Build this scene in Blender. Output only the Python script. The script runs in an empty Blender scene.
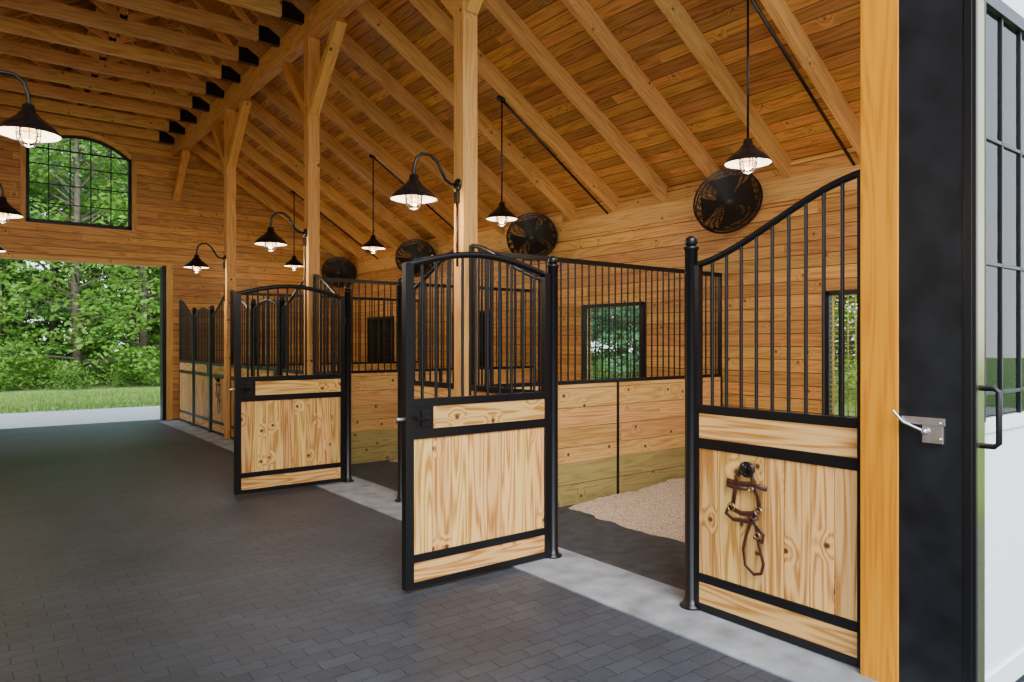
import bpy, math, random
from mathutils import Vector, Matrix, noise as mnoise
random.seed(7)
PI=math.pi
# ------------------------------------------------------------------ materials
def newmat(name):
    m=bpy.data.materials.new(name); m.use_nodes=True
    nt=m.node_tree; b=nt.nodes['Principled BSDF']; return m,nt,b
def L(nt,a,b): nt.links.new(a,b)
def math_n(nt,op,a,b=None,c=None):
    n=nt.nodes.new('ShaderNodeMath'); n.operation=op
    for i,v in enumerate((a,b,c)):
        if v is None: continue
        if isinstance(v,(int,float)): n.inputs[i].default_value=v
        else: L(nt,v,n.inputs[i])
    return n.outputs[0]
def comb(nt,x,y,z=0.0):
    n=nt.nodes.new('ShaderNodeCombineXYZ')
    for i,v in enumerate((x,y,z)):
        if isinstance(v,(int,float)): n.inputs[i].default_value=v
        else: L(nt,v,n.inputs[i])
    return n.outputs[0]
def ramp(nt,fac,stops):
    r=nt.nodes.new('ShaderNodeValToRGB'); e=r.color_ramp.elements
    while len(e)<len(stops): e.new(0.5)
    for i,(p,c) in enumerate(stops):
        e[i].position=p; e[i].color=(c[0],c[1],c[2],1)
    L(nt,fac,r.inputs[0]); return r.outputs[0]
def mix(nt,fac,a,b,mode='MIX'):
    n=nt.nodes.new('ShaderNodeMix'); n.data_type='RGBA'; n.blend_type=mode
    if isinstance(fac,(int,float)): n.inputs[0].default_value=fac
    else: L(nt,fac,n.inputs[0])
    for idx,v in ((6,a),(7,b)):
        if isinstance(v,tuple): n.inputs[idx].default_value=(v[0],v[1],v[2],1)
        else: L(nt,v,n.inputs[idx])
    return n.outputs[2]
def simple(name,col,rough=0.5,metal=0.0,noise_amt=0.0,scale=20,bump=0.0,spec=0.5):
    m,nt,b=newmat(name)
    b.inputs['Base Color'].default_value=(*col,1); b.inputs['Roughness'].default_value=rough
    b.inputs['Metallic'].default_value=metal; b.inputs['Specular IOR Level'].default_value=spec
    if noise_amt>0 or bump>0:
        tc=nt.nodes.new('ShaderNodeTexCoord'); n=nt.nodes.new('ShaderNodeTexNoise')
        n.inputs['Scale'].default_value=scale; n.inputs['Detail'].default_value=5
        L(nt,tc.outputs['Object'],n.inputs['Vector'])
        lo=tuple(max(0,c*(1-noise_amt)) for c in col); hi=tuple(min(1,c*(1+noise_amt)) for c in col)
        L(nt,ramp(nt,n.outputs['Fac'],[(0.3,lo),(0.7,hi)]),b.inputs['Base Color'])
        if bump>0:
            bp=nt.nodes.new('ShaderNodeBump'); bp.inputs['Strength'].default_value=bump; bp.inputs['Distance'].default_value=0.01
            L(nt,n.outputs['Fac'],bp.inputs['Height']); L(nt,bp.outputs[0],b.inputs['Normal'])
    return m
def wood(name,light,dark,plank=None,rough=0.45,var=0.3,knot=(0.10,0.035,0.012),knot_t=0.55,sc=3.2,blen=2.6,spec=0.35,fine=1.0,kr=0.075,band_a=0.17,gw=0.462):
    m,nt,b=newmat(name)
    uv=nt.nodes.new('ShaderNodeUVMap'); sp=nt.nodes.new('ShaderNodeSeparateXYZ'); L(nt,uv.outputs[0],sp.inputs[0])
    u,v=sp.outputs[0],sp.outputs[1]
    wn=nt.nodes.new('ShaderNodeTexWhiteNoise'); wn.noise_dimensions='2D'
    groove=None
    if plank:
        q=math_n(nt,'DIVIDE',v,plank); idx=math_n(nt,'FLOOR',q); fr=math_n(nt,'SUBTRACT',q,idx)
        w1=nt.nodes.new('ShaderNodeTexWhiteNoise'); w1.noise_dimensions='1D'; L(nt,idx,w1.inputs['W'])
        us=math_n(nt,'ADD',u,math_n(nt,'MULTIPLY',w1.outputs['Value'],37.0))
        idu=math_n(nt,'FLOOR',math_n(nt,'DIVIDE',us,blen))
        L(nt,comb(nt,idx,idu),wn.inputs['Vector'])
        ad=math_n(nt,'ABSOLUTE',math_n(nt,'SUBTRACT',fr,0.5))
        groove=math_n(nt,'MINIMUM',1.0,math_n(nt,'MAXIMUM',math_n(nt,'MULTIPLY',math_n(nt,'SUBTRACT',ad,gw),60.0),0.0))
        u2=math_n(nt,'ADD',us,math_n(nt,'MULTIPLY',idu,7.3)); v2=math_n(nt,'ADD',v,math_n(nt,'MULTIPLY',wn.outputs['Value'],5.0))
    else:
        idx=math_n(nt,'FLOOR',math_n(nt,'DIVIDE',math_n(nt,'ADD',v,5.0),10.0))
        L(nt,comb(nt,idx,0.0),wn.inputs['Vector']); u2,v2=u,v
    n1=nt.nodes.new('ShaderNodeTexNoise'); n1.inputs['Scale'].default_value=1.0; n1.inputs['Detail'].default_value=1.5
    L(nt,comb(nt,math_n(nt,'MULTIPLY',u2,0.5),math_n(nt,'MULTIPLY',v2,6.5*fine)),n1.inputs['Vector'])
    vo=nt.nodes.new('ShaderNodeTexVoronoi'); vo.voronoi_dimensions='2D'; vo.inputs['Scale'].default_value=sc
    L(nt,comb(nt,u2,v2),vo.inputs['Vector'])
    sepc=nt.nodes.new('ShaderNodeSeparateColor'); L(nt,vo.outputs['Color'],sepc.inputs[0])
    sel=math_n(nt,'GREATER_THAN',sepc.outputs[0],knot_t)
    kd=vo.outputs['Distance']
    swirl=math_n(nt,'MULTIPLY',math_n(nt,'MAXIMUM',math_n(nt,'SUBTRACT',0.28,kd),0.0),sel)
    band=math_n(nt,'SINE',math_n(nt,'MULTIPLY',math_n(nt,'ADD',n1.outputs['Fac'],math_n(nt,'MULTIPLY',swirl,0.6)),66.0))
    n2=nt.nodes.new('ShaderNodeTexNoise'); n2.inputs['Scale'].default_value=1.0; n2.inputs['Detail'].default_value=4.0
    L(nt,comb(nt,math_n(nt,'MULTIPLY',u2,2.2),math_n(nt,'MULTIPLY',v2,75.0)),n2.inputs['Vector'])
    g=math_n(nt,'ADD',math_n(nt,'MULTIPLY',band,band_a),n2.outputs['Fac'])
    mid=tuple((a*0.7+c*0.3) for a,c in zip(light,dark))
    col=ramp(nt,g,[(0.25,light),(0.52,mid),(0.8,dark)])
    bright=math_n(nt,'ADD',math_n(nt,'MULTIPLY',wn.outputs['Value'],var*2),1.0-var)
    hs=nt.nodes.new('ShaderNodeHueSaturation'); L(nt,col,hs.inputs['Color']); L(nt,bright,hs.inputs['Value'])
    L(nt,math_n(nt,'ADD',math_n(nt,'MULTIPLY',wn.outputs['Color'],0.022),0.491),hs.inputs['Hue'])
    col=hs.outputs[0]
    kf=math_n(nt,'MULTIPLY',sel,math_n(nt,'MINIMUM',1.0,math_n(nt,'MAXIMUM',math_n(nt,'MULTIPLY',math_n(nt,'SUBTRACT',kr,kd),24.0),0.0)))
    col=mix(nt,kf,col,knot)
    h=math_n(nt,'MULTIPLY',g,0.1)
    if plank:
        col=mix(nt,math_n(nt,'MULTIPLY',groove,0.92),col,tuple(c*0.08 for c in dark))
        h=math_n(nt,'SUBTRACT',h,groove)
    bp=nt.nodes.new('ShaderNodeBump'); bp.inputs['Strength'].default_value=0.5; bp.inputs['Distance'].default_value=0.006
    L(nt,h,bp.inputs['Height']); L(nt,bp.outputs[0],b.inputs['Normal'])
    L(nt,col,b.inputs['Base Color']); b.inputs['Roughness'].default_value=rough
    b.inputs['Specular IOR Level'].default_value=spec
    return m
M_WALL=wood('pine_wall_planks',(0.74,0.38,0.115),(0.44,0.18,0.04),plank=0.14,var=0.2,knot=(0.2,0.08,0.02))
M_DECK=wood('pine_roof_deck',(0.68,0.33,0.10),(0.36,0.145,0.035),plank=0.14,var=0.28,knot_t=0.68,kr=0.06,knot=(0.2,0.075,0.02))
M_BEAM=wood('pine_beam',(0.80,0.45,0.155),(0.54,0.26,0.07),var=0.14,knot_t=0.68,knot=(0.2,0.08,0.02))
M_POST=wood('pine_post_timber',(0.80,0.42,0.13),(0.56,0.25,0.055),var=0.08)
M_BOARD=wood('pine_stall_board',(0.83,0.48,0.165),(0.46,0.19,0.04),var=0.19,sc=3.3,knot=(0.12,0.04,0.01),knot_t=0.55,kr=0.075,fine=1.1,band_a=0.26)
M_PART=wood('pine_partition_planks',(0.72,0.40,0.145),(0.46,0.21,0.05),plank=0.19,var=0.15,knot_t=0.45,gw=0.478)
M_KICK=wood('treated_kick_board',(0.40,0.31,0.11),(0.25,0.185,0.055),plank=0.21,var=0.12,gw=0.478)
M_JAMB=wood('door_jamb_timber',(0.76,0.275,0.008),(0.56,0.17,0.004),var=0.03,sc=1.6,knot=(0.30,0.08,0.005),kr=0.06)
M_BLACK=simple('black_powder_coat',(0.006,0.006,0.0075),0.33,spec=0.4)
M_DARK=simple('black_steel_matte',(0.008,0.009,0.012),0.42,noise_amt=0.5,scale=7,bump=0.15,spec=0.35)
M_STILE=simple('door_stile_metal_olive_reflection',(0.30,0.27,0.11),0.22,metal=0.9)  # satin metal; olive reflection of the greenery painted into its base colour
M_SHADE=simple('lamp_black_enamel',(0.010,0.009,0.009),0.25)
M_SHIN=simple('lamp_inner_enamel',(0.60,0.55,0.45),0.4)
M_STEEL=simple('galvanised_steel',(0.6,0.61,0.63),0.3,metal=0.9,noise_amt=0.1)
M_LEATH=simple('brown_leather',(0.060,0.016,0.012),0.42,noise_amt=0.2,scale=60)
M_BRASS=simple('brass',(0.55,0.4,0.18),0.3,metal=1.0)
M_WHITE=simple('white_painted_boards',(0.88,0.90,0.92),0.45)
M_FAN=simple('fan_black_wire',(0.012,0.011,0.010),0.5)
M_BLADE=simple('fan_blade',(0.028,0.022,0.018),0.5)
M_CONC=simple('concrete_curb',(0.235,0.25,0.272),0.75,noise_amt=0.34,scale=5,bump=0.25)
M_MAT=simple('rubber_stall_mat',(0.036,0.040,0.048),0.7,noise_amt=0.4,scale=9,bump=0.2)
M_SHAV=simple('wood_shavings',(0.50,0.375,0.255),0.95,noise_amt=0.55,scale=55,bump=1.0)
M_GRAV=simple('gravel',(0.50,0.50,0.50),0.9,noise_amt=0.3,scale=30,bump=0.5)
M_YEL=simple('window_grille_yellow',(0.75,0.52,0.08),0.4)
M_METAL_ROOF=simple('metal_roof',(0.1,0.1,0.11),0.4)
def emis(name,col,s):
    m,nt,b=newmat(name); b.inputs['Base Color'].default_value=(*col,1)
    b.inputs['Emission Color'].default_value=(*col,1); b.inputs['Emission Strength'].default_value=s; return m
M_BULB=emis('warm_bulb',(1,0.60,0.25),5)
def glassmat(name,tint,refl):
    m,nt,b=newmat(name); nt.nodes.remove(b); o=nt.nodes['Material Output']
    t=nt.nodes.new('ShaderNodeBsdfTransparent'); t.inputs[0].default_value=(*tint,1)
    g=nt.nodes.new('ShaderNodeBsdfGlossy'); g.inputs['Roughness'].default_value=0.02
    f=nt.nodes.new('ShaderNodeFresnel'); f.inputs[0].default_value=refl
    mx=nt.nodes.new('ShaderNodeMixShader'); L(nt,f.outputs[0],mx.inputs[0]); L(nt,t.outputs[0],mx.inputs[1]); L(nt,g.outputs[0],mx.inputs[2])
    L(nt,mx.outputs[0],o.inputs[0]); return m
M_GLASS=glassmat('window_glass',(0.95,0.98,0.96),1.35)
def paver():
    m,nt,b=newmat('dark_paver_floor')
    tc=nt.nodes.new('ShaderNodeTexCoord')
    n0=nt.nodes.new('ShaderNodeTexNoise'); n0.inputs['Scale'].default_value=28; n0.inputs['Detail'].default_value=1; L(nt,tc.outputs['Object'],n0.inputs['Vector'])
    vm=nt.nodes.new('ShaderNodeVectorMath'); vm.operation='MULTIPLY_ADD'; L(nt,n0.outputs['Color'],vm.inputs[0]); vm.inputs[1].default_value=(0.022,0.022,0); L(nt,tc.outputs['Object'],vm.inputs[2])
    br=nt.nodes.new('ShaderNodeTexBrick'); br.inputs['Scale'].default_value=1; br.inputs['Brick Width'].default_value=0.20; br.inputs['Row Height'].default_value=0.10
    br.inputs['Mortar Size'].default_value=0.0035; br.inputs['Mortar Smooth'].default_value=0.5; br.inputs['Bias'].default_value=0
    br.inputs['Color1'].default_value=(0.034,0.041,0.055,1); br.inputs['Color2'].default_value=(0.046,0.055,0.072,1); br.inputs['Mortar'].default_value=(0.016,0.019,0.025,1)
    L(nt,vm.outputs[0],br.inputs['Vector'])
    n=nt.nodes.new('ShaderNodeTexNoise'); n.inputs['Scale'].default_value=1.1; n.inputs['Detail'].default_value=9; n.inputs['Roughness'].default_value=0.7; L(nt,tc.outputs['Object'],n.inputs['Vector'])
    v=ramp(nt,n.outputs['Fac'],[(0.3,(0.65,0.65,0.65)),(0.7,(1.3,1.3,1.3))])
    L(nt,mix(nt,1.0,br.outputs['Color'],v,'MULTIPLY'),b.inputs['Base Color'])
    b.inputs['Roughness'].default_value=0.5; b.inputs['Specular IOR Level'].default_value=0.42
    n3=nt.nodes.new('ShaderNodeTexNoise'); n3.inputs['Scale'].default_value=90; n3.inputs['Detail'].default_value=3; L(nt,tc.outputs['Object'],n3.inputs['Vector'])
    hh=math_n(nt,'ADD',br.outputs['Fac'],math_n(nt,'MULTIPLY',n3.outputs['Fac'],0.4))
    bp=nt.nodes.new('ShaderNodeBump'); bp.invert=True; bp.inputs['Strength'].default_value=0.6; bp.inputs['Distance'].default_value=0.004
    L(nt,hh,bp.inputs['Height']); L(nt,bp.outputs[0],b.inputs['Normal'])
    return m
M_PAVE=paver()
def leafmat(name,c1,c2):
    m,nt,b=newmat(name)
    g=nt.nodes.new('ShaderNodeNewGeometry'); n=nt.nodes.new('ShaderNodeTexNoise'); n.inputs['Scale'].default_value=0.9; n.inputs['Detail'].default_value=6
    L(nt,g.outputs['Position'],n.inputs['Vector'])
    col=ramp(nt,n.outputs['Fac'],[(0.3,c1),(0.7,c2)])
    L(nt,col,b.inputs['Base Color']); b.inputs['Roughness'].default_value=0.6; b.inputs['Specular IOR Level'].default_value=0.2
    t=nt.nodes.new('ShaderNodeBsdfTranslucent'); L(nt,col,t.inputs[0])
    mx=nt.nodes.new('ShaderNodeMixShader'); mx.inputs[0].default_value=0.42
    o=nt.nodes['Material Output']; L(nt,b.outputs[0],mx.inputs[1]); L(nt,t.outputs[0],mx.inputs[2]); L(nt,mx.outputs[0],o.inputs[0])
    return m
M_LEAF=leafmat('leaf_green',(0.10,0.25,0.035),(0.27,0.46,0.085))
M_NEED=leafmat('pine_needles',(0.08,0.20,0.10),(0.19,0.35,0.18))
M_BARK=simple('bark',(0.13,0.10,0.075),0.9,noise_amt=0.4,scale=8,bump=0.6)
M_GRASS=simple('grass',(0.15,0.26,0.06),0.9,noise_amt=0.45,scale=3,bump=0.3)
M_BLADEG=leafmat('grass_blades',(0.16,0.28,0.05),(0.34,0.46,0.12))
# ------------------------------------------------------------------ mesh builder
class MB:
    def __init__(s,name): s.name=name; s.v=[]; s.f=[]; s.m=[]; s.uv=[]; s.sm=[]; s.mats=[]
    def mi(s,mat):
        if mat not in s.mats: s.mats.append(mat)
        return s.mats.index(mat)
    def face(s,vs,mat,uv=None,smooth=False):
        s.f.append(vs); s.m.append(s.mi(mat)); s.uv.append(uv if uv else [(0,0)]*len(vs)); s.sm.append(smooth)
    def box(s,a,b,mat,M=None,uax=None,off=True):
        lo=[min(a[i],b[i]) for i in range(3)]; hi=[max(a[i],b[i]) for i in range(3)]
        d=[hi[i]-lo[i] for i in range(3)]
        U=uax if uax is not None else d.index(max(d))
        ou,ov=(random.uniform(0,50),10*random.randint(0,60)) if off else (0,0)
        if off: ov+=random.uniform(-1.5,1.5)
        b0=len(s.v)
        P=[(x,y,z) for z in (lo[2],hi[2]) for y in (lo[1],hi[1]) for x in (lo[0],hi[0])]
        for p in P:
            q=Vector(p)
            s.v.append(M@q if M else q)
        F=[((0,2,3,1),2),((4,5,7,6),2),((0,1,5,4),1),((2,6,7,3),1),((0,4,6,2),0),((1,3,7,5),0)]
        for idx,ax in F:
            rest=[i for i in range(3) if i!=ax]
            if U in rest: uu=U; vv=[i for i in rest if i!=U][0]
            else: uu,vv=rest
            s.face([b0+i for i in idx],mat,[(P[i][uu]+ou,P[i][vv]+ov) for i in idx])
    def beam(s,p,q,w,h,mat,up=(0,0,1)):
        p=Vector(p);q=Vector(q);x=(q-p).normalized();y=Vector(up).cross(x).normalized();z=x.cross(y)
        M=Matrix((x,y,z)).transposed().to_4x4(); M.translation=p
        s.box((0,-w/2,-h/2),((q-p).length,w/2,h/2),mat,M=M,uax=0)
    def prism(s,poly,y0,y1,mat,off=(0,0)):
        n=len(poly); b0=len(s.v)
        for y in (y0,y1):
            for (x,z) in poly: s.v.append(Vector((x,y,z)))
        uv=[(x+off[0],z+off[1]) for x,z in poly]
        s.face([b0+i for i in range(n)],mat,uv)
        s.face([b0+n+i for i in reversed(range(n))],mat,list(reversed(uv)))
        for i in range(n):
            j=(i+1)%n
            s.face([b0+i,b0+n+i,b0+n+j,b0+j],mat,[(uv[i]),(uv[i][0]+y1-y0,uv[i][1]),(uv[j][0]+y1-y0,uv[j][1]),uv[j]])
    def tube(s,pts,r,mat,seg=8,closed=False,flat=None,cap=True):
        pts=[Vector(p) for p in pts]; n=len(pts); rings=[]
        up=None
        for i in range(n):
            if closed: t=(pts[(i+1)%n]-pts[i-1])
            else: t=pts[min(i+1,n-1)]-pts[max(i-1,0)]
            t.normalize()
            if up is None:
                up=Vector((0,1,0)) if abs(t.y)<0.9 else Vector((1,0,0))
            a=(up-t*up.dot(t)).normalized(); b=t.cross(a); up=a
            ri=r[i] if isinstance(r,(list,tuple)) else r
            ra,rb=(ri,ri) if not flat else (ri*flat,ri)
            ring=[]
            for k in range(seg):
                an=2*PI*(k+0.5)/seg
                ring.append(len(s.v)); s.v.append(pts[i]+a*math.cos(an)*ra+b*math.sin(an)*rb)
            rings.append(ring)
        for i in range(n if closed else n-1):
            A=rings[i];B=rings[(i+1)%n]
            for k in range(seg):
                s.face([A[k],A[(k+1)%seg],B[(k+1)%seg],B[k]],mat,smooth=seg>4)
        if not closed and cap:
            s.face(list(reversed(rings[0])),mat); s.face(rings[-1],mat)
    def lathe(s,prof,c,mat,seg=24,M=None,cap=True):
        c=Vector(c); rings=[]
        for (r,z) in prof:
            ring=[]
            for k in range(seg):
                an=2*PI*k/seg; p=Vector((r*math.cos(an),r*math.sin(an),z))
                if M: p=M@p
                ring.append(len(s.v)); s.v.append(c+p)
            rings.append(ring)
        for A,B in zip(rings,rings[1:]):
            for k in range(seg): s.face([A[k],A[(k+1)%seg],B[(k+1)%seg],B[k]],mat,smooth=True)
        if cap:
            if prof[0][0]>1e-4: s.face(list(reversed(rings[0])),mat)
            if prof[-1][0]>1e-4: s.face(rings[-1],mat)
    def ball(s,c,r,mat,seg=16):
        s.lathe([(max(1e-5,r*math.sin(a)),-r*math.cos(a)) for a in [PI*i/8 for i in range(9)]],c,mat,seg)
    def mesh(s):
        me=bpy.data.meshes.new(s.name); me.from_pydata([tuple(v) for v in s.v],[],s.f)
        for m in s.mats: me.materials.append(m)
        me.polygons.foreach_set('material_index',s.m); me.polygons.foreach_set('use_smooth',s.sm)
        ul=me.uv_layers.new(name='UVMap'); fl=[c for f in s.uv for p in f for c in p]
        ul.data.foreach_set('uv',fl); me.update(); return me
    def obj(s,loc=(0,0,0),rz=0.0,bevel=0.0):
        return place(s.mesh(),s.name,loc,rz,bevel)
def place(me,name,loc=(0,0,0),rz=0.0,bevel=0.0,scale=1.0):
    o=bpy.data.objects.new(name,me); o.location=loc; o.rotation_euler=(0,0,rz); o.scale=(scale,)*3
    bpy.context.scene.collection.objects.link(o)
    if bevel>0:
        md=o.modifiers.new('bevel','BEVEL'); md.width=bevel; md.segments=2; md.limit_method='ANGLE'; md.angle_limit=math.radians(50)
    return o
# ------------------------------------------------------------------ layout (metres)
XR=3.45; XC=1.65; XL=2*XC-XR
XO=7.10; XOL=2*XC-XO
PITCH=3.43; T0=1.69; TY=[T0+PITCH*i for i in range(5)]
YF=15.72; YN=1.67
EAVE=3.38; SL=0.62
def zroof(x): return EAVE+SL*(XO-x) if x>XC else EAVE+SL*(x-XOL)
# ------------------------------------------------------------------ floor & ground
mb=MB('floor'); mb.box((XOL,-3.5,-0.12),(XO,YF+0.2,0.0),M_PAVE); mb.obj()
mb=MB('lawn_ground'); mb.box((-60,-40,-0.3),(80,90,-0.125),M_GRASS)
mb.box((-60,19.3,-0.125),(80,90,-0.02),M_GRASS); mb.box((XO+0.6,-40,-0.125),(80,19.3,-0.03),M_GRASS); mb.obj()
mb=MB('gravel_drive'); mb.box((-20,YF+0.2,-0.12),(XO+0.6,19.3,-0.01),M_GRAV); mb.obj()
mb=MB('front_gravel_apron'); mb.box((-20,-14,-0.124),(20,-3.5,-0.02),M_GRAV); mb.obj()
for i,(x0,x1) in enumerate(((3.08,3.64),(XL-0.19,XL+0.12))):
    mb=MB('trim_concrete_curb')
    mb.box((x0,T0 if i else 1.2,-0.01),(x1,TY[4],0.012),M_CONC); mb.obj(bevel=0.004)
def bed(x0,x1,y0,y1,flip):
    mb=MB('rubber_mat'); mb.box((x0,y0,0),(x1,y1,0.010),M_MAT); mb.obj()
    mb=MB('shavings_bedding'); nx,ny=60,60; idx={}
    for i in range(nx+1):
        for j in range(ny+1):
            a=i/nx; y=y0+0.06+(y1-y0-0.12)*j/ny
            edge=0.86+0.16*mnoise.noise(Vector((y*1.1,x0,0)))+0.09*mnoise.noise(Vector((y*6,x0,3)))
            xa=edge+(x1-x0-0.04-edge)*a
            x=x0+xa if not flip else x1-xa
            z=0.011+0.09*min(1,a*3.0)**0.7*(0.75+0.45*mnoise.noise(Vector((x*1.4,y*1.4,0))))+(0.02*mnoise.noise(Vector((x*9,y*9,0)))+0.014*mnoise.noise(Vector((x*22,y*22,0))))*min(1,a*5)
            idx[i,j]=len(mb.v); mb.v.append(Vector((x,y,max(0.0105,z))))
    for i in range(nx):
        for j in range(ny):
            f=[idx[i,j],idx[i+1,j],idx[i+1,j+1],idx[i,j+1]]
            mb.face(f if not flip else f[::-1],M_SHAV,smooth=True)
    mb.obj()
for k in range(4):
    bed(3.64,XO,TY[k]+0.04,TY[k+1]-0.04,False)
    bed(XOL,XL-0.19,TY[k]+0.04,TY[k+1]-0.04,True)
# ------------------------------------------------------------------ walls
def wall_cells(mb,x0,x1,z0,z1,ops,t0,t1,mat):
    xs=sorted({x0,x1}|{o[0] for o in ops}|{o[1] for o in ops}); zs=sorted({z0,z1}|{o[2] for o in ops}|{o[3] for o in ops})
    for a,b in zip(xs,xs[1:]):
        for c,d in zip(zs,zs[1:]):
            cx,cz=(a+b)/2,(c+d)/2
            if any(o[0]<cx<o[1] and o[2]<cz<o[3] for o in ops): continue
            mb.prism([(a,c),(b,c),(b,d),(a,d)],t0,t1,mat)
wz0,wz1=0.80,2.11
WC=[3.26,6.92,10.35,13.78]
wops=[(c-0.585,c+0.585,wz0,wz1) for c in WC]
mb=MB('wall_right'); wall_cells(mb,YN,YF+0.2,-0.1,EAVE+0.17,wops,-0.16,0,M_WALL); mb.obj((XO,0,0),PI/2)
mb=MB('wall_left'); wall_cells(mb,YN,YF+0.2,-0.1,EAVE+0.17,wops,0,0.16,M_WALL); mb.obj((XOL,0,0),PI/2)
def kick(name,X,s):
    mb=MB(name)
    for k in range(4):
        mb.box((TY[k]+0.05,0,0),(TY[k+1]-0.05,s*0.03,0.42),M_KICK,uax=0,off=False)
    mb.box((YN+0.05,0,EAVE-0.26),(YF,s*0.035,EAVE-0.02),M_BEAM)
    mb.obj((X,0,0),PI/2)
kick('trim_right_wall',XO,1); kick('trim_left_wall',XOL,-1)
aw0,aw1,awb,aws,awt=0.93,2.63,3.81,5.16,5.50
dx0,dx1,dz=0.10,3.22,3.13
mb=MB('wall_far_gable')
def pr(poly): mb.prism(poly,YF,YF+0.18,M_WALL)
pr([(XOL-0.16,-0.1),(dx0,-0.1),(dx0,dz),(XOL-0.16,dz)]); pr([(dx1,-0.1),(XO+0.16,-0.1),(XO+0.16,dz),(dx1,dz)])
R=0.18
pr([(XOL-0.16,dz),(aw0,dz),(aw0,zroof(aw0)+R),(XOL-0.16,EAVE+R-0.1)])
pr([(aw1,dz),(XO+0.16,dz),(XO+0.16,EAVE+R-0.1),(aw1,zroof(aw1)+R)])
pr([(aw0,dz),(aw1,dz),(aw1,awb),(aw0,awb)])
def arc(x,inset=0.0):
    c=(aw0+aw1)/2; hw=(aw1-aw0)/2; s=awt-aws; Rr=(hw*hw+s*s)/(2*s); zc=awt-Rr
    return zc+math.sqrt(max(0,(Rr-inset)**2-(x-c)**2))
N=16
for i in range(N):
    a=aw0+(aw1-aw0)*i/N; b=aw0+(aw1-aw0)*(i+1)/N
    pts=[(a,arc(a)),(b,arc(b)),(b,zroof(b)+R)]
    if a<XC<b: pts.append((XC,zroof(XC)+R))
    pts.append((a,zroof(a)+R)); pr(pts)
mb.obj()
mb=MB('window_1')
y0,y1=YF-0.02,YF+0.08
arcpts=[(aw0+(aw1-aw0)*i/20) for i in range(21)]
mb.box((aw0-0.02,y0,awb-0.03),(aw1+0.02,y1,awb+0.04),M_BLACK)
mb.box((aw0-0.01,y0,awb),(aw0+0.04,y1,aws+0.02),M_BLACK); mb.box((aw1-0.04,y0,awb),(aw1+0.01,y1,aws+0.02),M_BLACK)
mb.tube([(x,YF+0.03,arc(x)-0.02) for x in arcpts],0.035,M_BLACK,seg=6)
for i in range(1,5):
    x=aw0+(aw1-aw0)*i/5; mb.box((x-0.009,YF+0.02,awb),(x+0.009,YF+0.05,arc(x)-0.02),M_BLACK)
for i in range(1,4):
    z=awb+i*(aws-awb+0.08)/4*1.0; mb.box((aw0,YF+0.02,z-0.009),(aw1,YF+0.05,z+0.009),M_BLACK)
z=aws+0.02; mb.box((aw0,YF+0.02,z-0.012),(aw1,YF+0.05,z+0.012),M_BLACK)
for a,b in zip(arcpts,arcpts[1:]):
    mb.prism([(a,awb),(b,awb),(b,arc(b)),(a,arc(a))],YF+0.035,YF+0.04,M_GLASS)
mb.obj()
mb=MB('trim_arched_window')
mb.box((aw0-0.1,YF-0.03,awb-0.12),(aw1+0.1,YF,awb-0.03),M_BEAM); mb.box((aw0-0.1,YF-0.03,awb-0.03),(aw0-0.02,YF,aws),M_BEAM); mb.box((aw1+0.02,YF-0.03,awb-0.03),(aw1+0.1,YF,aws),M_BEAM)
for a,b in zip(arcpts,arcpts[1:]):
    mb.prism([(a,arc(a)+0.02),(b,arc(b)+0.02),(b,arc(b)+0.10),(a,arc(a)+0.10)],YF-0.03,YF,M_BEAM)
mb.obj()
mb=MB('trim_far_door')
mb.box((dx1-0.02,YF-0.03,0),(dx1+0.05,YF+0.2,dz),M_DARK); mb.box((dx0-0.05,YF-0.03,0),(dx0+0.03,YF+0.2,dz),M_DARK)
mb.box((dx0-0.05,YF-0.03,dz-0.03),(dx1+0.05,YF+0.2,dz+0.05),M_BEAM)
mb.box((dx1+0.05,YF-0.04,0),(dx1+0.17,YF,dz+0.05),M_BEAM)
mb.obj()
def side_window(X,c,s,name):
    mb=MB(name); a,b=c-0.585,c+0.585
    y0,y1=-0.04*s,0.03*s
    for x in (a-0.01,b-0.04): mb.box((x,y0,wz0),(x+0.05,y1,wz1),M_BLACK)
    for z in (wz0-0.01,wz1-0.04): mb.box((a,y0,z),(b,y1,z+0.05),M_BLACK)
    MM=M_YEL if c<4 else M_BLACK
    rv=0.006 if c<4 else 0.005
    n=15
    for i in range(1,n):
        x=a+(b-a)*i/n; mb.tube([(x,0.012*s,wz0+0.03),(x,0.012*s,wz1-0.03)],rv,MM,seg=6)
    m=26 if c<4 else 14
    for i in range(1,m):
        z=wz0+(wz1-wz0)*i/m; mb.tube([(a+0.03,0.012*s,z),(b-0.03,0.012*s,z)],rv*0.7,MM,seg=4)
    if c<4: mb.box((b-0.17,-0.02*s,wz0),(b-0.14,0.025*s,wz1),M_BLACK)
    mb.box((a,-0.05*s,wz0),(b,-0.045*s,wz1),M_GLASS)
    mb.obj((X,0,0),PI/2)
for i,c in enumerate(WC):
    side_window(XO,c,1,'window_%d'%(i+2)); side_window(XOL,c,-1,'window_%d'%(i+6))
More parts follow.
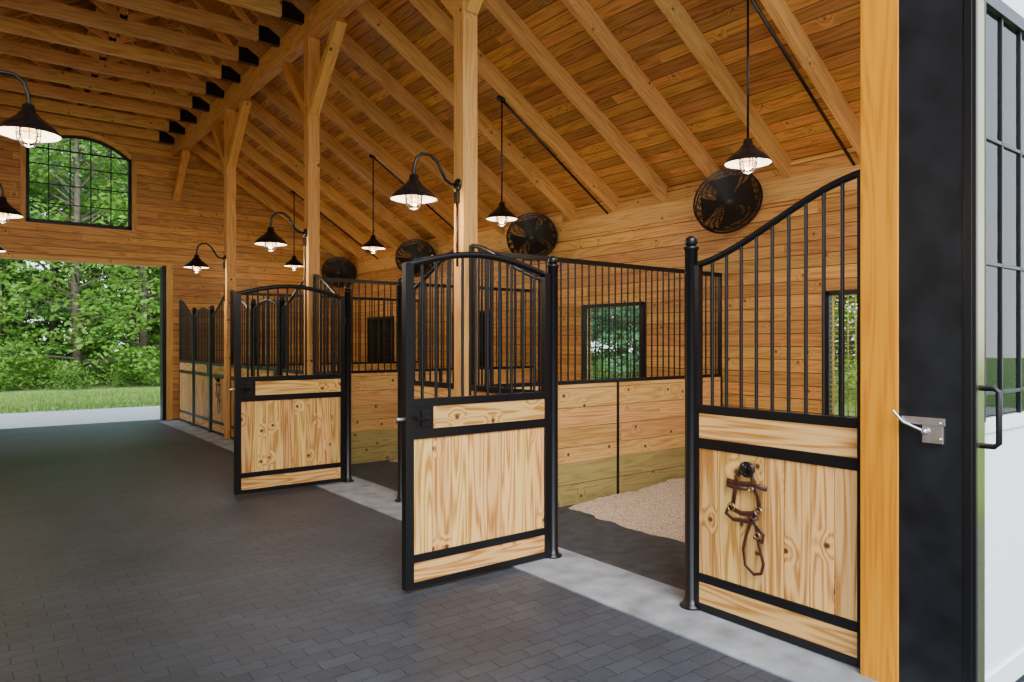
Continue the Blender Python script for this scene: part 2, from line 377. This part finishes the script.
# ------------------------------------------------------------------ roof
def slope_pt(x,side): return x if side>0 else 2*XC-x
RY0,RY1=1.2,YF+0.5
for side,name in ((1,'ceiling_deck_right'),(-1,'ceiling_deck_left')):
    mb=MB(name)
    xa,xb=XO+0.5,XC
    za,zb=EAVE+SL*(XO-xa)+0.2,EAVE+SL*(XO-XC)+0.2
    ln=math.hypot(xa-xb,za-zb)
    b0=len(mb.v)
    for (x,z) in ((xa,za),(xb,zb)):
        for y in (RY0,RY1):
            for t in (0,0.04,0.09): mb.v.append(Vector((slope_pt(x,side),y,z+t)))
    I=lambda x,y,t:b0+(x*2+y)*3+t
    mb.face([I(0,0,0),I(0,1,0),I(1,1,0),I(1,0,0)],M_DECK,[(RY0,0),(RY1,0),(RY1,ln),(RY0,ln)])
    mb.face([I(0,0,2),I(1,0,2),I(1,1,2),I(0,1,2)],M_METAL_ROOF)
    for (A,B) in (((0,0),(0,1)),((0,1),(1,1)),((1,1),(1,0)),((1,0),(0,0))):
        mb.face([I(*A,0),I(*B,0),I(*B,2),I(*A,2)],M_METAL_ROOF)
    mb.obj()
RS=PITCH/4
ry=[T0+0.02+RS*i for i in range(17)]
mb=MB('trim_roof_rafters')
for y in ry:
    if y>YF-0.05: continue
    for side in (1,-1):
        p=(slope_pt(XO+0.35,side),y,EAVE+SL*(-0.35)+0.1); q=(slope_pt(XC,side),y,EAVE+SL*(XO-XC)+0.1)
        mb.beam(p,q,0.07,0.2,M_BEAM)
mb.box((XC-0.03,RY0,zroof(XC)-0.1),(XC+0.03,YF,zroof(XC)+0.2),M_BEAM)
mb.obj(bevel=0)
mb=MB('ceiling_truss_ties')
for y in ry:
    if y>YF-0.05: continue
    yy=y+0.075
    mb.box((XL+0.09,yy-0.035,5.58),(XR-0.09,yy+0.035,5.76),M_BEAM)
    zc=zroof(XC)
    mb.beam((XC,yy,5.7),(XC,yy,zc+0.1),0.05,0.09,M_BEAM,up=(1,0,0))
    for s in (1,-1):
        mb.beam((XC,yy,5.75),(XC+s*0.9,yy,zroof(XC+0.9)+0.05),0.05,0.09,M_BEAM)
        mb.beam((XC+s*0.9,yy,zroof(XC+0.9)+0.05),(XC+s*1.35,yy,5.72),0.05,0.09,M_BEAM)
        xe=XC+s*(XR-XC-0.077)
        mb.box((xe-s*0.28,yy-0.043,5.565),(xe,yy+0.043,5.77),M_BLACK)
mb.obj()
for X,nm in ((XR,'trim_purlin_beam_right'),(XL,'trim_purlin_beam_left')):
    mb=MB(nm); mb.box((X-0.075,RY0,5.36),(X+0.075,YF,5.66),M_BEAM)
    mb.beam((X,YF-0.02,4.50),(X,YF-0.88,5.34),0.11,0.13,M_POST,up=(1,0,0))
    mb.obj(bevel=0.006)
def timber(X,y):
    mb=MB('timber_post'); mb.box((-0.075,-0.075,0),(0.075,0.075,5.36),M_POST)
    for s in (1,-1):
        mb.beam((0,s*0.05,4.45),(0,s*0.86,5.30),0.11,0.13,M_POST,up=(1,0,0))
    mb.obj((X,y,0),bevel=0.006)
for k in range(1,4):
    timber(XR,TY[k]); timber(XL,TY[k])
# ------------------------------------------------------------------ stall fronts
Z=dict(b0=0.02,b1=0.06,s0=0.185,s1=0.235,m0=0.97,m1=1.03,t0=1.175,t1=1.225)
def lower(mb,x0,x1,strip0=0.0,th=0.04,strip1=0.0):
    B=M_BLACK; h=th/2
    for a,b in ((Z['b0'],Z['b1']),(Z['s0'],Z['s1']),(Z['m0'],Z['m1']),(Z['t0'],Z['t1'])): mb.box((x0,-h,a),(x1,h,b),B)
    t=0.026/2
    mb.box((x0,-t-0.003,Z['b1']),(x1,t+0.003,Z['s0']),M_BOARD,uax=0); mb.box((x0,-t-0.003,Z['m1']),(x1-strip1,t+0.003,Z['t0']),M_BOARD,uax=0)
    n=max(2,round((x1-x0)/0.135))
    ws=[random.uniform(0.8,1.2) for _ in range(n)]; sm=sum(ws); x=x0
    mb.box((x0,-0.004,Z['s1']),(x1,0.004,Z['m0']),M_DARK)
    for i in range(n):
        ww=(x1-x0)*ws[i]/sm
        mb.box((x+0.0018,-t,Z['s1']),(x+ww-0.0018,t,Z['m0']),M_BOARD,uax=2); x+=ww
def grille(mb,x0,x1,top,z0=1.225,sp=0.098,r=0.0095,rail=0.019):
    n=max(2,round((x1-x0)/sp))
    for i in range(1,n):
        x=x0+(x1-x0)*i/n; mb.tube([(x,0,z0),(x,0,top(x))],r,M_BLACK,seg=8,cap=False)
    N=24; pts=[(x0+(x1-x0)*i/N,0,top(x0+(x1-x0)*i/N)) for i in range(N+1)]
    mb.tube(pts,rail,M_BLACK,seg=8)
def swoop(lo,hi,x0,x1):
    def f(x):
        t=(x-x0)/(x1-x0); return lo+(hi-lo)*(0.35*t+0.65*t*t*(3-2*t))
    return f
def post_geo(mb,x,h=2.2,r=0.038):
    mb.lathe([(r+0.03,0),(r+0.03,0.012),(r+0.008,0.02),(r+0.004,0.05),(r,0.055),(r,h-0.07),(r+0.008,h-0.065),(r+0.008,h-0.05),(0.02,h-0.045)],(x,0,0),M_BLACK,20)
    mb.ball((x,0,h-0.02),0.038,M_BLACK)
def front_panel(name,w,rise_at_end,loc,rz):
    mb=MB(name)
    lower(mb,0.025,w-0.025)
    lo,hi=2.05,2.42
    top=swoop(lo,hi,0,w) if rise_at_end else swoop(lo,hi,w,0)
    for xa,xb,x in ((0,0.035,0),(w-0.035,w,w)): mb.box((xa,-0.02,0.02),(xb,0.02,top(x)),M_BLACK)
    grille(mb,0.02,w-0.02,top)
    return mb.obj(loc,rz,bevel=0.003)
def door_mesh(w):
    mb=MB('stall_door')
    mb.box((0,-0.026,0.02),(0.05,0.026,2.09),M_BLACK); mb.box((w-0.06,-0.026,0.02),(w,0.026,2.09),M_BLACK)
    lower(mb,0.05,w-0.06,th=0.046,strip1=0.13)
    mb.box((w-0.205,-0.023,Z['m1']),(w-0.185,0.023,Z['t0']),M_BLACK)
    mb.box((w-0.185,-0.02,1.03),(w-0.06,0.02,1.175),M_BLACK)
    mb.box((w-0.17,0.02,1.05),(w-0.11,0.034,1.155),M_DARK)
    mb.tube([(w-0.15,0.03,1.10),(w-0.15,0.06,1.10),(w-0.06,0.065,1.10),(w-0.06,0.065,1.13)],0.009,M_BLACK)
    mb.tube([(w+0.0,0.0,1.10),(w+0.05,0.0,1.10)],0.011,M_STEEL)
    top=lambda x: 2.07+0.11*math.sin(PI*max(0,min(1,x/w)))
    grille(mb,0.03,w-0.03,top,sp=0.1,r=0.0105,rail=0.023)
    for z in (0.35,1.0,1.8): mb.lathe([(0.016,-0.05),(0.016,0.05)],(-0.015,0.0,z),M_BLACK,10)
    return mb
LP=[T0+1.02,TY[1]+1.14,TY[2]+1.05,TY[3]+1.05]; HP=[3.97,7.50,TY[2]+2.25,TY[3]+2.25]
def stall_line(X,side):
    rz=PI/2
    for k in range(4):
        a=TY[k]+(0.075 if k>0 else -0.02); b=TY[k+1]-0.075
        lp,hp=LP[k],HP[k]
        front_panel('stall_front_panel',lp-0.035-a,False,(X,a,0),rz)
        front_panel('stall_front_panel',b-hp-0.035,True,(X,hp+0.035,0),rz)
        for yy in (lp,hp):
            mb=MB('stall_post'); post_geo(mb,0); mb.obj((X,yy,0.012))
        w=hp-lp-0.11
        if side>0 and k<2:
            door_mesh(1.20).obj((X-0.045,hp-0.0,0.005),PI,bevel=0.003)
        else:
            door_mesh(w).obj((X,hp-0.055,0.005),-PI/2,bevel=0.003)
stall_line(XR,1); stall_line(XL,-1)
def partition(x0,w,y):
    mb=MB('stall_partition')
    mb.box((0,-0.02,0.01),(w,0.02,0.42),M_KICK,uax=0,off=False); mb.box((0,-0.02,0.42),(w,0.02,1.18),M_PART,uax=0,off=False)
    mb.box((0,-0.024,1.18),(w,0.024,1.215),M_BLACK)
    for x in (0,w*0.5,w-0.03): mb.box((x,-0.028,0.01),(x+0.03,0.028,1.2),M_BLACK)
    for x in (0,w-0.03): mb.box((x,-0.02,1.2),(x+0.03,0.02,2.38),M_BLACK)
    n=round(w/0.093)
    for i in range(1,n): mb.tube([(w*i/n,0,1.2),(w*i/n,0,2.37)],0.009,M_BLACK,seg=8,cap=False)
    mb.box((0,-0.018,2.355),(w,0.018,2.40),M_BLACK)
    mb.obj((x0,y,0))
for k in range(1,4):
    partition(XR+0.08,XO-XR-0.12,TY[k]); partition(XOL+0.04,XO-XR-0.12,TY[k])
# ------------------------------------------------------------------ lamps
def shade(mb,c):
    cx,cy,cz=c
    prof=[(0.026,0.200),(0.034,0.195),(0.042,0.15),(0.056,0.14),(0.072,0.115),(0.096,0.095),(0.128,0.070),(0.156,0.047),(0.178,0.022),(0.192,0.0),(0.195,-0.008)]
    mb.lathe(prof[::-1],c,M_SHADE,32,cap=False)
    mb.lathe([(0.188,-0.004),(0.172,0.016),(0.150,0.038),(0.122,0.06),(0.088,0.085),(0.05,0.11),(0.001,0.11)],c,M_SHIN,32,cap=False)
    mb.lathe([(0.001,-0.058),(0.02,-0.056),(0.034,-0.035),(0.036,0.015),(0.024,0.06),(0.018,0.09)],c,M_BULB,16,cap=False)
    for k in range(8):
        an=2*PI*k/8; dx,dy=math.cos(an),math.sin(an)
        mb.tube([(cx+dx*r,cy+dy*r,cz+z) for r,z in ((0.066,0.06),(0.070,0.0),(0.064,-0.045),(0.038,-0.08),(0.0,-0.088))],0.004,M_SHADE,seg=4)
    for r,z in ((0.070,0.0),(0.064,-0.045)):
        mb.tube([(cx+r*math.cos(2*PI*k/16),cy+r*math.sin(2*PI*k/16),cz+z) for k in range(16)],0.004,M_SHADE,seg=4,closed=True)
def lamp_light(loc,e):
    l=bpy.data.lights.new('lamp_glow','POINT'); l.energy=e; l.color=(1,0.83,0.60); l.shadow_soft_size=0.08
    o=bpy.data.objects.new('lamp_glow',l); o.location=loc; bpy.context.scene.collection.objects.link(o); return o
LE=35
mb=MB('gooseneck_lamp')
mb.lathe([(0.055,0),(0.055,0.012),(0.045,0.022),(0.02,0.026)],(0,0,0),M_SHADE,20,M=Matrix.Rotation(-PI/2,3,'Y').to_4x4())
pts=[(-0.02,0,0),(-0.07,0,0.0),(-0.12,0,0.03),(-0.16,0,0.10),(-0.20,0,0.17),(-0.26,0,0.215),(-0.33,0,0.215),(-0.38,0,0.17),(-0.40,0,0.10),(-0.405,0,0.04),(-0.405,0,-0.0)]
pts=[(x*1.08,y,z) for x,y,z in pts]
mb.tube(pts,0.0135,M_SHADE,seg=10)
shade(mb,(-0.437,0,-0.17))
mb.box((0.0,-0.025,-0.16),(-0.03,0.025,-0.06),M_SHADE); mb.tube([(-0.012,0,-0.1),(-0.012,0,-0.7)],0.009,M_SHADE)
gm=mb.mesh()
LZ=2.94
for k in (1,2,3):
    o=place(gm,'gooseneck_lamp',(XR-0.076,TY[k],LZ)); g=lamp_light((-0.437,0,-0.27),LE); g.parent=o
    o=place(gm,'gooseneck_lamp',(XL+0.076,TY[k]-0.02,LZ+0.04),PI,scale=0.88); g=lamp_light((-0.437,0,-0.27),LE); g.parent=o
def pendant(x,y):
    zt=zroof(x)+0.0; rim=3.09
    mb=MB('pendant_lamp'); shade(mb,(0,0,rim))
    mb.tube([(0,0,rim+0.19),(0,0,zt)],0.010,M_SHADE,seg=8)
    mb.lathe([(0.06,zt-0.03),(0.065,zt),(0.065,zt+0.02)],(0,0,0),M_SHADE,16)
    s=1 if x>XC else -1
    mb.tube([(0,0.03,zt+0.005),(s*(abs(XO-XC)-abs(x-XC)-0.05),0.03,EAVE-0.02)],0.016,M_SHADE,seg=6)
    o=mb.obj((x,y,0)); g=lamp_light((0,0,rim-0.1),LE); g.parent=o
for k in range(4):
    yy=[3.5,6.93,10.36,13.79][k]
    pendant(5.2,yy); pendant(2*XC-5.2,yy)
# ------------------------------------------------------------------ fans
def fan(loc,s):
    mb=MB('basket_fan'); d=Vector((-0.42*s,-0.70,-0.58)).normalized()
    q=d.to_track_quat('Z','Y').to_matrix().to_4x4()
    R0=0.37
    def P(r,a,z): return (q@Vector((r*math.cos(a),r*math.sin(a),z)))
    def ring(r,z,t=0.003): mb.tube([P(r,2*PI*k/32,z) for k in range(32)],t,M_FAN,seg=4,closed=True)
    for z,sg in ((0.10,1),(-0.10,-1)):
        for i in range(18):
            r=0.07+(R0-0.07)*i/17; ring(r,z*math.sqrt(max(0.05,1-(r/(R0*1.12))**2)),0.0045)
        for k in range(24):
            a=2*PI*k/24
            mb.tube([P(r,a,z*math.sqrt(max(0.05,1-(r/(R0*1.12))**2))) for r in (0.05,0.12,0.2,0.28,R0)],0.003,M_FAN,seg=4)
    ring(R0,0.04,0.010); ring(R0,-0.04,0.010)
    mb.lathe([(0.001,0.11),(0.07,0.105),(0.075,0.09)][::-1],(0,0,0),M_FAN,20,M=q)
    mb.lathe([(0.001,-0.22),(0.07,-0.21),(0.08,-0.18),(0.08,-0.05),(0.03,0.05)],(0,0,0),M_FAN,20,M=q)
    for k in range(4):
        a0=PI/2*k+0.4; n=6; ids=[]
        for i in range(n):
            r=0.05+(R0-0.07)*i/(n-1); wd=0.55
            A=P(r,a0-wd,0.045); B=P(r,a0+wd,-0.045)
            ids.append((len(mb.v),len(mb.v)+1)); mb.v.append(A); mb.v.append(B)
        for (a,b),(c,e) in zip(ids,ids[1:]): mb.face([a,b,e,c],M_BLADE,smooth=True)
    bx=XO-loc[0] if s>0 else XOL-loc[0]
    mb.tube([P(0,0,-0.18),(bx*0.7,0.05,0.1),(bx,0.05,0.1)],0.02,M_FAN,seg=8)
    mb.box((bx,-0.05,-0.02),(bx-s*0.015,0.15,0.22),M_FAN)
    mb.obj(loc)
for k in range(4):
    fan((XO-0.38,TY[k+1]-0.34,3.15),1); fan((XOL+0.38,TY[k+1]-0.34,3.15),-1)
# ------------------------------------------------------------------ halters
def halter(loc,rz=PI/2):
    mb=MB('leather_halter'); y=0.02; KX,KZ=1.32,1.06
    def S(pts,r=0.009,closed=False):
        mb.tube([(-p[0]*KX,(p[2] if len(p)>2 else y),p[1]*KZ) for p in pts],r,M_LEATH,seg=6,closed=closed,flat=0.35)
    def ringm(c,r,m=M_BRASS): mb.tube([(-c[0]*KX+r*math.cos(2*PI*k/14),y+0.008,c[1]*KZ+r*math.sin(2*PI*k/14)) for k in range(14)],0.0035,m,seg=5,closed=True)
    mb.lathe([(0.035,0),(0.035,0.006),(0.012,0.008)],(0,0,0.0),M_BLACK,16,M=Matrix.Rotation(-PI/2,3,'X').to_4x4())
    mb.tube([(0,0.005,0),(0,0.05,-0.01),(0,0.065,0.02),(0,0.06,0.04)],0.009,M_BLACK,seg=8)
    mb.tube([(0.038*math.cos(2*PI*k/14),0.03,0.0+0.038*math.sin(2*PI*k/14)) for k in range(14)],0.008,M_BLACK,seg=5,closed=True)
    S([(0.0,0.02),(-0.03,0.0),(-0.055,-0.06),(-0.06,-0.12),(-0.07,-0.2)],0.014)
    S([(0.0,0.02),(0.02,-0.01),(0.03,-0.08),(0.05,-0.13),(0.055,-0.2)],0.014)
    S([(-0.10,-0.075),(-0.05,-0.085),(0.02,-0.075),(0.09,-0.085)],0.015)
    S([(-0.095,-0.08),(-0.1,-0.10),(-0.06,-0.105),(0.0,-0.1)],0.012)
    S([(-0.09,-0.215),(-0.03,-0.235),(0.02,-0.225),(0.055,-0.205)],0.014)
    S([(-0.09,-0.215),(-0.105,-0.25),(-0.07,-0.275),(0.0,-0.27),(0.05,-0.24)],0.012)
    S([(0.0,-0.235),(0.03,-0.27),(0.055,-0.3),(0.075,-0.32),(0.07,-0.36),(0.03,-0.34)],0.012)
    S([(0.055,-0.2),(0.02,-0.26),(-0.005,-0.34),(-0.02,-0.42),(-0.01,-0.5),(0.03,-0.535),(0.065,-0.52),(0.075,-0.47),(0.055,-0.38),(0.04,-0.3),(0.03,-0.23)],0.010)
    ringm((-0.075,-0.21),0.022); ringm((0.055,-0.205),0.022); ringm((0.02,-0.1),0.014); ringm((0.05,-0.33),0.016)
    for c in ((-0.05,-0.05),(0.035,-0.06),(0.05,-0.42)):
        mb.box((-c[0]*KX-0.014,y+0.004,c[1]*KZ-0.01),(-c[0]*KX+0.014,y+0.010,c[1]*KZ+0.01),M_BRASS)
    mb.obj(loc,rz)
halter((XR-0.018,2.30,0.895)); halter((XR-0.018,TY[3]+0.55,0.95))
# ------------------------------------------------------------------ near end : jambs, sliding doors
XJ=3.38
def near_side(s):
    def X(x): return x if s>0 else 2*XC-x
    mb=MB('door_jamb_timber'); mb.box((X(XJ),1.49,0),(X(XJ+0.19),1.665,3.45),M_JAMB); mb.obj(bevel=0.005)
    mb=MB('trim_steel_jamb'); mb.box((X(XJ+0.004),1.20,0),(X(XJ+0.19),1.49,3.45),M_DARK)
    mb.box((X(XJ-0.004),1.188,0),(X(XJ+0.05),1.222,3.45),M_BLACK)
    mb.obj(bevel=0.003)
    mb=MB('wall_near_'+('right' if s>0 else 'left')); mb.box((X(XJ+0.19),1.26,-0.1),(X(XO+0.16),1.50,3.45),M_WHITE)
    mb.box((X(XJ+0.19),1.50,-0.1),(X(XO),1.66,3.45),M_WALL,uax=0,off=False); mb.obj()
    mb=MB('door_1' if s>0 else 'door_2'); xa,xb=XJ,XJ+1.62; y0,y1=1.175,1.225; zt=3.12
    def bx(a,b,c,d,ya,yb,m): mb.box((X(a),ya,c),(X(b),yb,d),m)
    bx(xa,xa+0.02,0.03,zt,y0,y1,M_BLACK); bx(xa+0.02,xa+0.10,0.03,zt,y0,y1,M_STILE); bx(xb-0.10,xb,0.03,zt,y0,y1,M_BLACK); bx(xa+0.02,xb,zt-0.06,zt,y0-0.002,y1,M_BLACK)
    bx(xa+0.095,xa+0.108,1.25,zt-0.06,y0-0.002,y1,M_BLACK)
    bx(xa+0.10,xb-0.10,1.20,1.26,y0,y1,M_WHITE); bx(xa+0.10,xb-0.10,0.03,0.14,y0,y1,M_WHITE)
    n=24; w=(xb-xa-0.20)/n
    for i in range(n): bx(xa+0.10+i*w+0.003,xa+0.10+(i+1)*w-0.003,0.14,1.20,y0+0.012,y1-0.005,M_WHITE)
    bx(xa+0.10,xb-0.10,0.14,1.2,y0+0.02,y1-0.01,M_WHITE)
    for i in range(1,6):
        x=xa+0.10+(xb-xa-0.20)*i/6; bx(x-0.007,x+0.007,1.26,zt-0.06,y0+0.010,y0+0.032,M_BLACK)
    for z in (1.37,1.94,2.49): bx(xa+0.10,xb-0.10,z-0.008,z+0.008,y0+0.010,y0+0.032,M_BLACK)
    bx(xa+0.10,xb-0.10,1.25,zt-0.06,y0+0.020,y0+0.024,M_GLASS)
    hx=X(xa+0.05)
    mb.tube([(hx,y0,1.40),(hx,y0-0.05,1.40),(hx,y0-0.068,1.385),(hx,y0-0.068,1.17),(hx,y0-0.05,1.155),(hx,y0,1.155)],0.0125,M_BLACK,seg=10)
    mb.obj(bevel=0.002)
near_side(1); near_side(-1)
mb=MB('steel_gate_latch')
x=XJ-0.001
mb.box((x-0.006,1.30,1.15),(x+0.006,1.385,1.26),M_STEEL)
mb.box((x-0.012,1.29,1.23),(x-0.004,1.47,1.262),M_STEEL)
mb.tube([(x-0.02,1.37,1.20),(x-0.02,1.46,1.235),(x-0.025,1.49,1.27),(x-0.03,1.50,1.285)],0.006,M_STEEL)
mb.ball((x-0.02,1.37,1.2),0.014,M_STEEL); mb.ball((x-0.012,1.31,1.17),0.007,M_STEEL); mb.ball((x-0.012,1.31,1.24),0.007,M_STEEL)
mb.obj(bevel=0.001)
# ------------------------------------------------------------------ trees
def leafcloud(mb,c,rad,n,size,mat,rnd,elong=1.0,droop=0.0):
    for _ in range(n):
        while True:
            p=Vector((rnd.uniform(-1,1),rnd.uniform(-1,1),rnd.uniform(-1,1)))
            if p.length<1: break
        p=p.normalized()*(p.length**0.5)
        p=Vector((p.x*rad[0],p.y*rad[1],p.z*rad[2]))+Vector(c)
        a=Vector((rnd.gauss(0,1),rnd.gauss(0,1),rnd.gauss(0,0.5)-droop)).normalized()
        b=a.cross(Vector((rnd.gauss(0,1),rnd.gauss(0,1),rnd.gauss(0,1)))).normalized()
        s=size*rnd.uniform(0.6,1.3); a*=s*elong; b*=s*0.5
        i=len(mb.v); mb.v+= [p-a*0.5,p+b*0.5,p+a*0.5,p-b*0.5]
        mb.face([i,i+1,i+2,i+3],mat)
def decid(seed,H=11):
    rnd=random.Random(seed); mb=MB('deciduous_tree')
    mb.tube([(0,0,-0.1),(0.1,0,H*0.3),(0.0,0.15,H*0.6),(0.1,0.1,H*0.9)],[0.16,0.13,0.09,0.03],M_BARK,seg=8)
    for _ in range(62):
        z=rnd.uniform(0.04,1.0); prof=math.sin(PI*min(1,(z*0.80+0.17)))**0.7*H*0.24
        a=rnd.uniform(0,2*PI); r=prof*rnd.uniform(0.3,1)
        c=(r*math.cos(a),r*math.sin(a),z*H)
        mb.tube([(0.05,0.05,z*H*0.85),(c[0]*0.5,c[1]*0.5,z*H*0.93),c],[0.04,0.03,0.01],M_BARK,seg=4)
        q=rnd.uniform(0.7,1.2); leafcloud(mb,c,(q,q,q*0.45),130,0.19,M_LEAF,rnd)
    return mb.mesh()
def pine(seed,H=14):
    rnd=random.Random(seed); mb=MB('pine_tree')
    mb.tube([(0,0,-0.1),(0.05,0,H*0.5),(0,0,H)],[0.17,0.1,0.02],M_BARK,seg=8)
    for _ in range(85):
        z=rnd.uniform(0.03,1.0); R0=H*0.2*(1.05-z)+0.3; a=rnd.uniform(0,2*PI); r=R0*rnd.uniform(0.4,1)
        c=(r*math.cos(a),r*math.sin(a),z*H-0.15*r)
        mb.tube([(0,0,z*H),c],[0.035,0.01],M_BARK,seg=4)
        q=rnd.uniform(0.55,0.9); leafcloud(mb,c,(q,q,q*0.4),105,0.23,M_NEED,rnd,elong=1.2,droop=0.3)
    return mb.mesh()
def shrub(seed):
    rnd=random.Random(seed); mb=MB('shrub')
    for _ in range(14):
        c=(rnd.uniform(-1.1,1.1),rnd.uniform(-0.8,0.8),rnd.uniform(0.2,1.3)); mb.tube([(c[0]*0.2,c[1]*0.2,-0.05),c],[0.02,0.008],M_BARK,seg=4)
        leafcloud(mb,c,(0.6,0.6,0.4),110,0.13,M_LEAF,rnd)
    return mb.mesh()
DT=[decid(i) for i in (1,2,3)]; PT=[pine(i) for i in (11,12)]; SH=[shrub(i) for i in (21,22)]
rt=random.Random(8)
def put(me,x,y,sc): place(me,me.name.split('.')[0],(x,y,-0.03),rt.uniform(0,6.28),scale=sc)
for row,y in enumerate((29.5,33,37,41.5,47)):
    x=-12+row
    while x<22:
        p_pine=0.9 if x<3.2 else 0.05
        me=rt.choice(PT) if rt.random()<p_pine else rt.choice(DT)
        put(me,x+rt.uniform(-.5,.5),y+rt.uniform(-1,1),rt.uniform(0.85,1.1)*(1+0.07*row)); x+=2.5+0.2*row
x=-10
while x<18: put(rt.choice(SH),x,28.2+rt.uniform(-.5,.5),rt.uniform(0.45,0.85)); x+=1.3
for row,x in enumerate((19,24,30)):
    y=0
    while y<29:
        put(rt.choice(DT+PT[:1]),x+rt.uniform(-1,1),y+rt.uniform(-.8,.8),rt.uniform(0.85,1.1)); y+=3.4
y=0
while y<26: put(rt.choice(SH),16.3+rt.uniform(-.5,.5),y,rt.uniform(0.6,1.0)); y+=2.3
for x in range(-14,26,5): put(rt.choice(DT),x,-24+rt.uniform(-1,1),1.1)
rg=random.Random(9); mb=MB('grass_tufts')
for _ in range(11000):
    x=rg.uniform(-4,10); y=rg.uniform(19.4,26.0); h=rg.uniform(0.03,0.11); a=rg.uniform(0,PI)
    dx,dy=math.cos(a)*0.02,math.sin(a)*0.02; i=len(mb.v)
    mb.v+=[Vector((x-dx,y-dy,-0.03)),Vector((x+dx,y+dy,-0.03)),Vector((x+rg.uniform(-.04,.04),y+rg.uniform(-.04,.04),h))]
    mb.face([i,i+1,i+2],M_BLADEG)
mb.obj()
# ------------------------------------------------------------------ light
w=bpy.data.worlds.new('World'); bpy.context.scene.world=w; w.use_nodes=True
nt=w.node_tree; bg=nt.nodes['Background']
tc=nt.nodes.new('ShaderNodeTexCoord'); sp=nt.nodes.new('ShaderNodeSeparateXYZ'); L(nt,tc.outputs['Generated'],sp.inputs[0])
L(nt,ramp(nt,sp.outputs[2],[(0.0,(0.90,0.95,1.0)),(0.6,(0.66,0.82,1.0))]),bg.inputs[0]); bg.inputs[1].default_value=3.7
s=bpy.data.lights.new('overcast_sun','SUN'); s.energy=5.0; s.angle=math.radians(35); s.color=(1,0.97,0.93)
o=bpy.data.objects.new('overcast_sun',s); bpy.context.scene.collection.objects.link(o)
o.rotation_euler=Vector((0.30,0.66,-0.70)).to_track_quat('-Z','Y').to_euler()
# ------------------------------------------------------------------ camera
cam=bpy.data.cameras.new('camera'); co=bpy.data.objects.new('camera',cam); bpy.context.scene.collection.objects.link(co)
cam.sensor_width=36; cam.lens=711/1024*36; cam.clip_start=0.05; cam.clip_end=300
co.location=(0,0,1.6); co.rotation_euler=(PI/2,0,-math.radians(37.7))
bpy.context.scene.camera=co
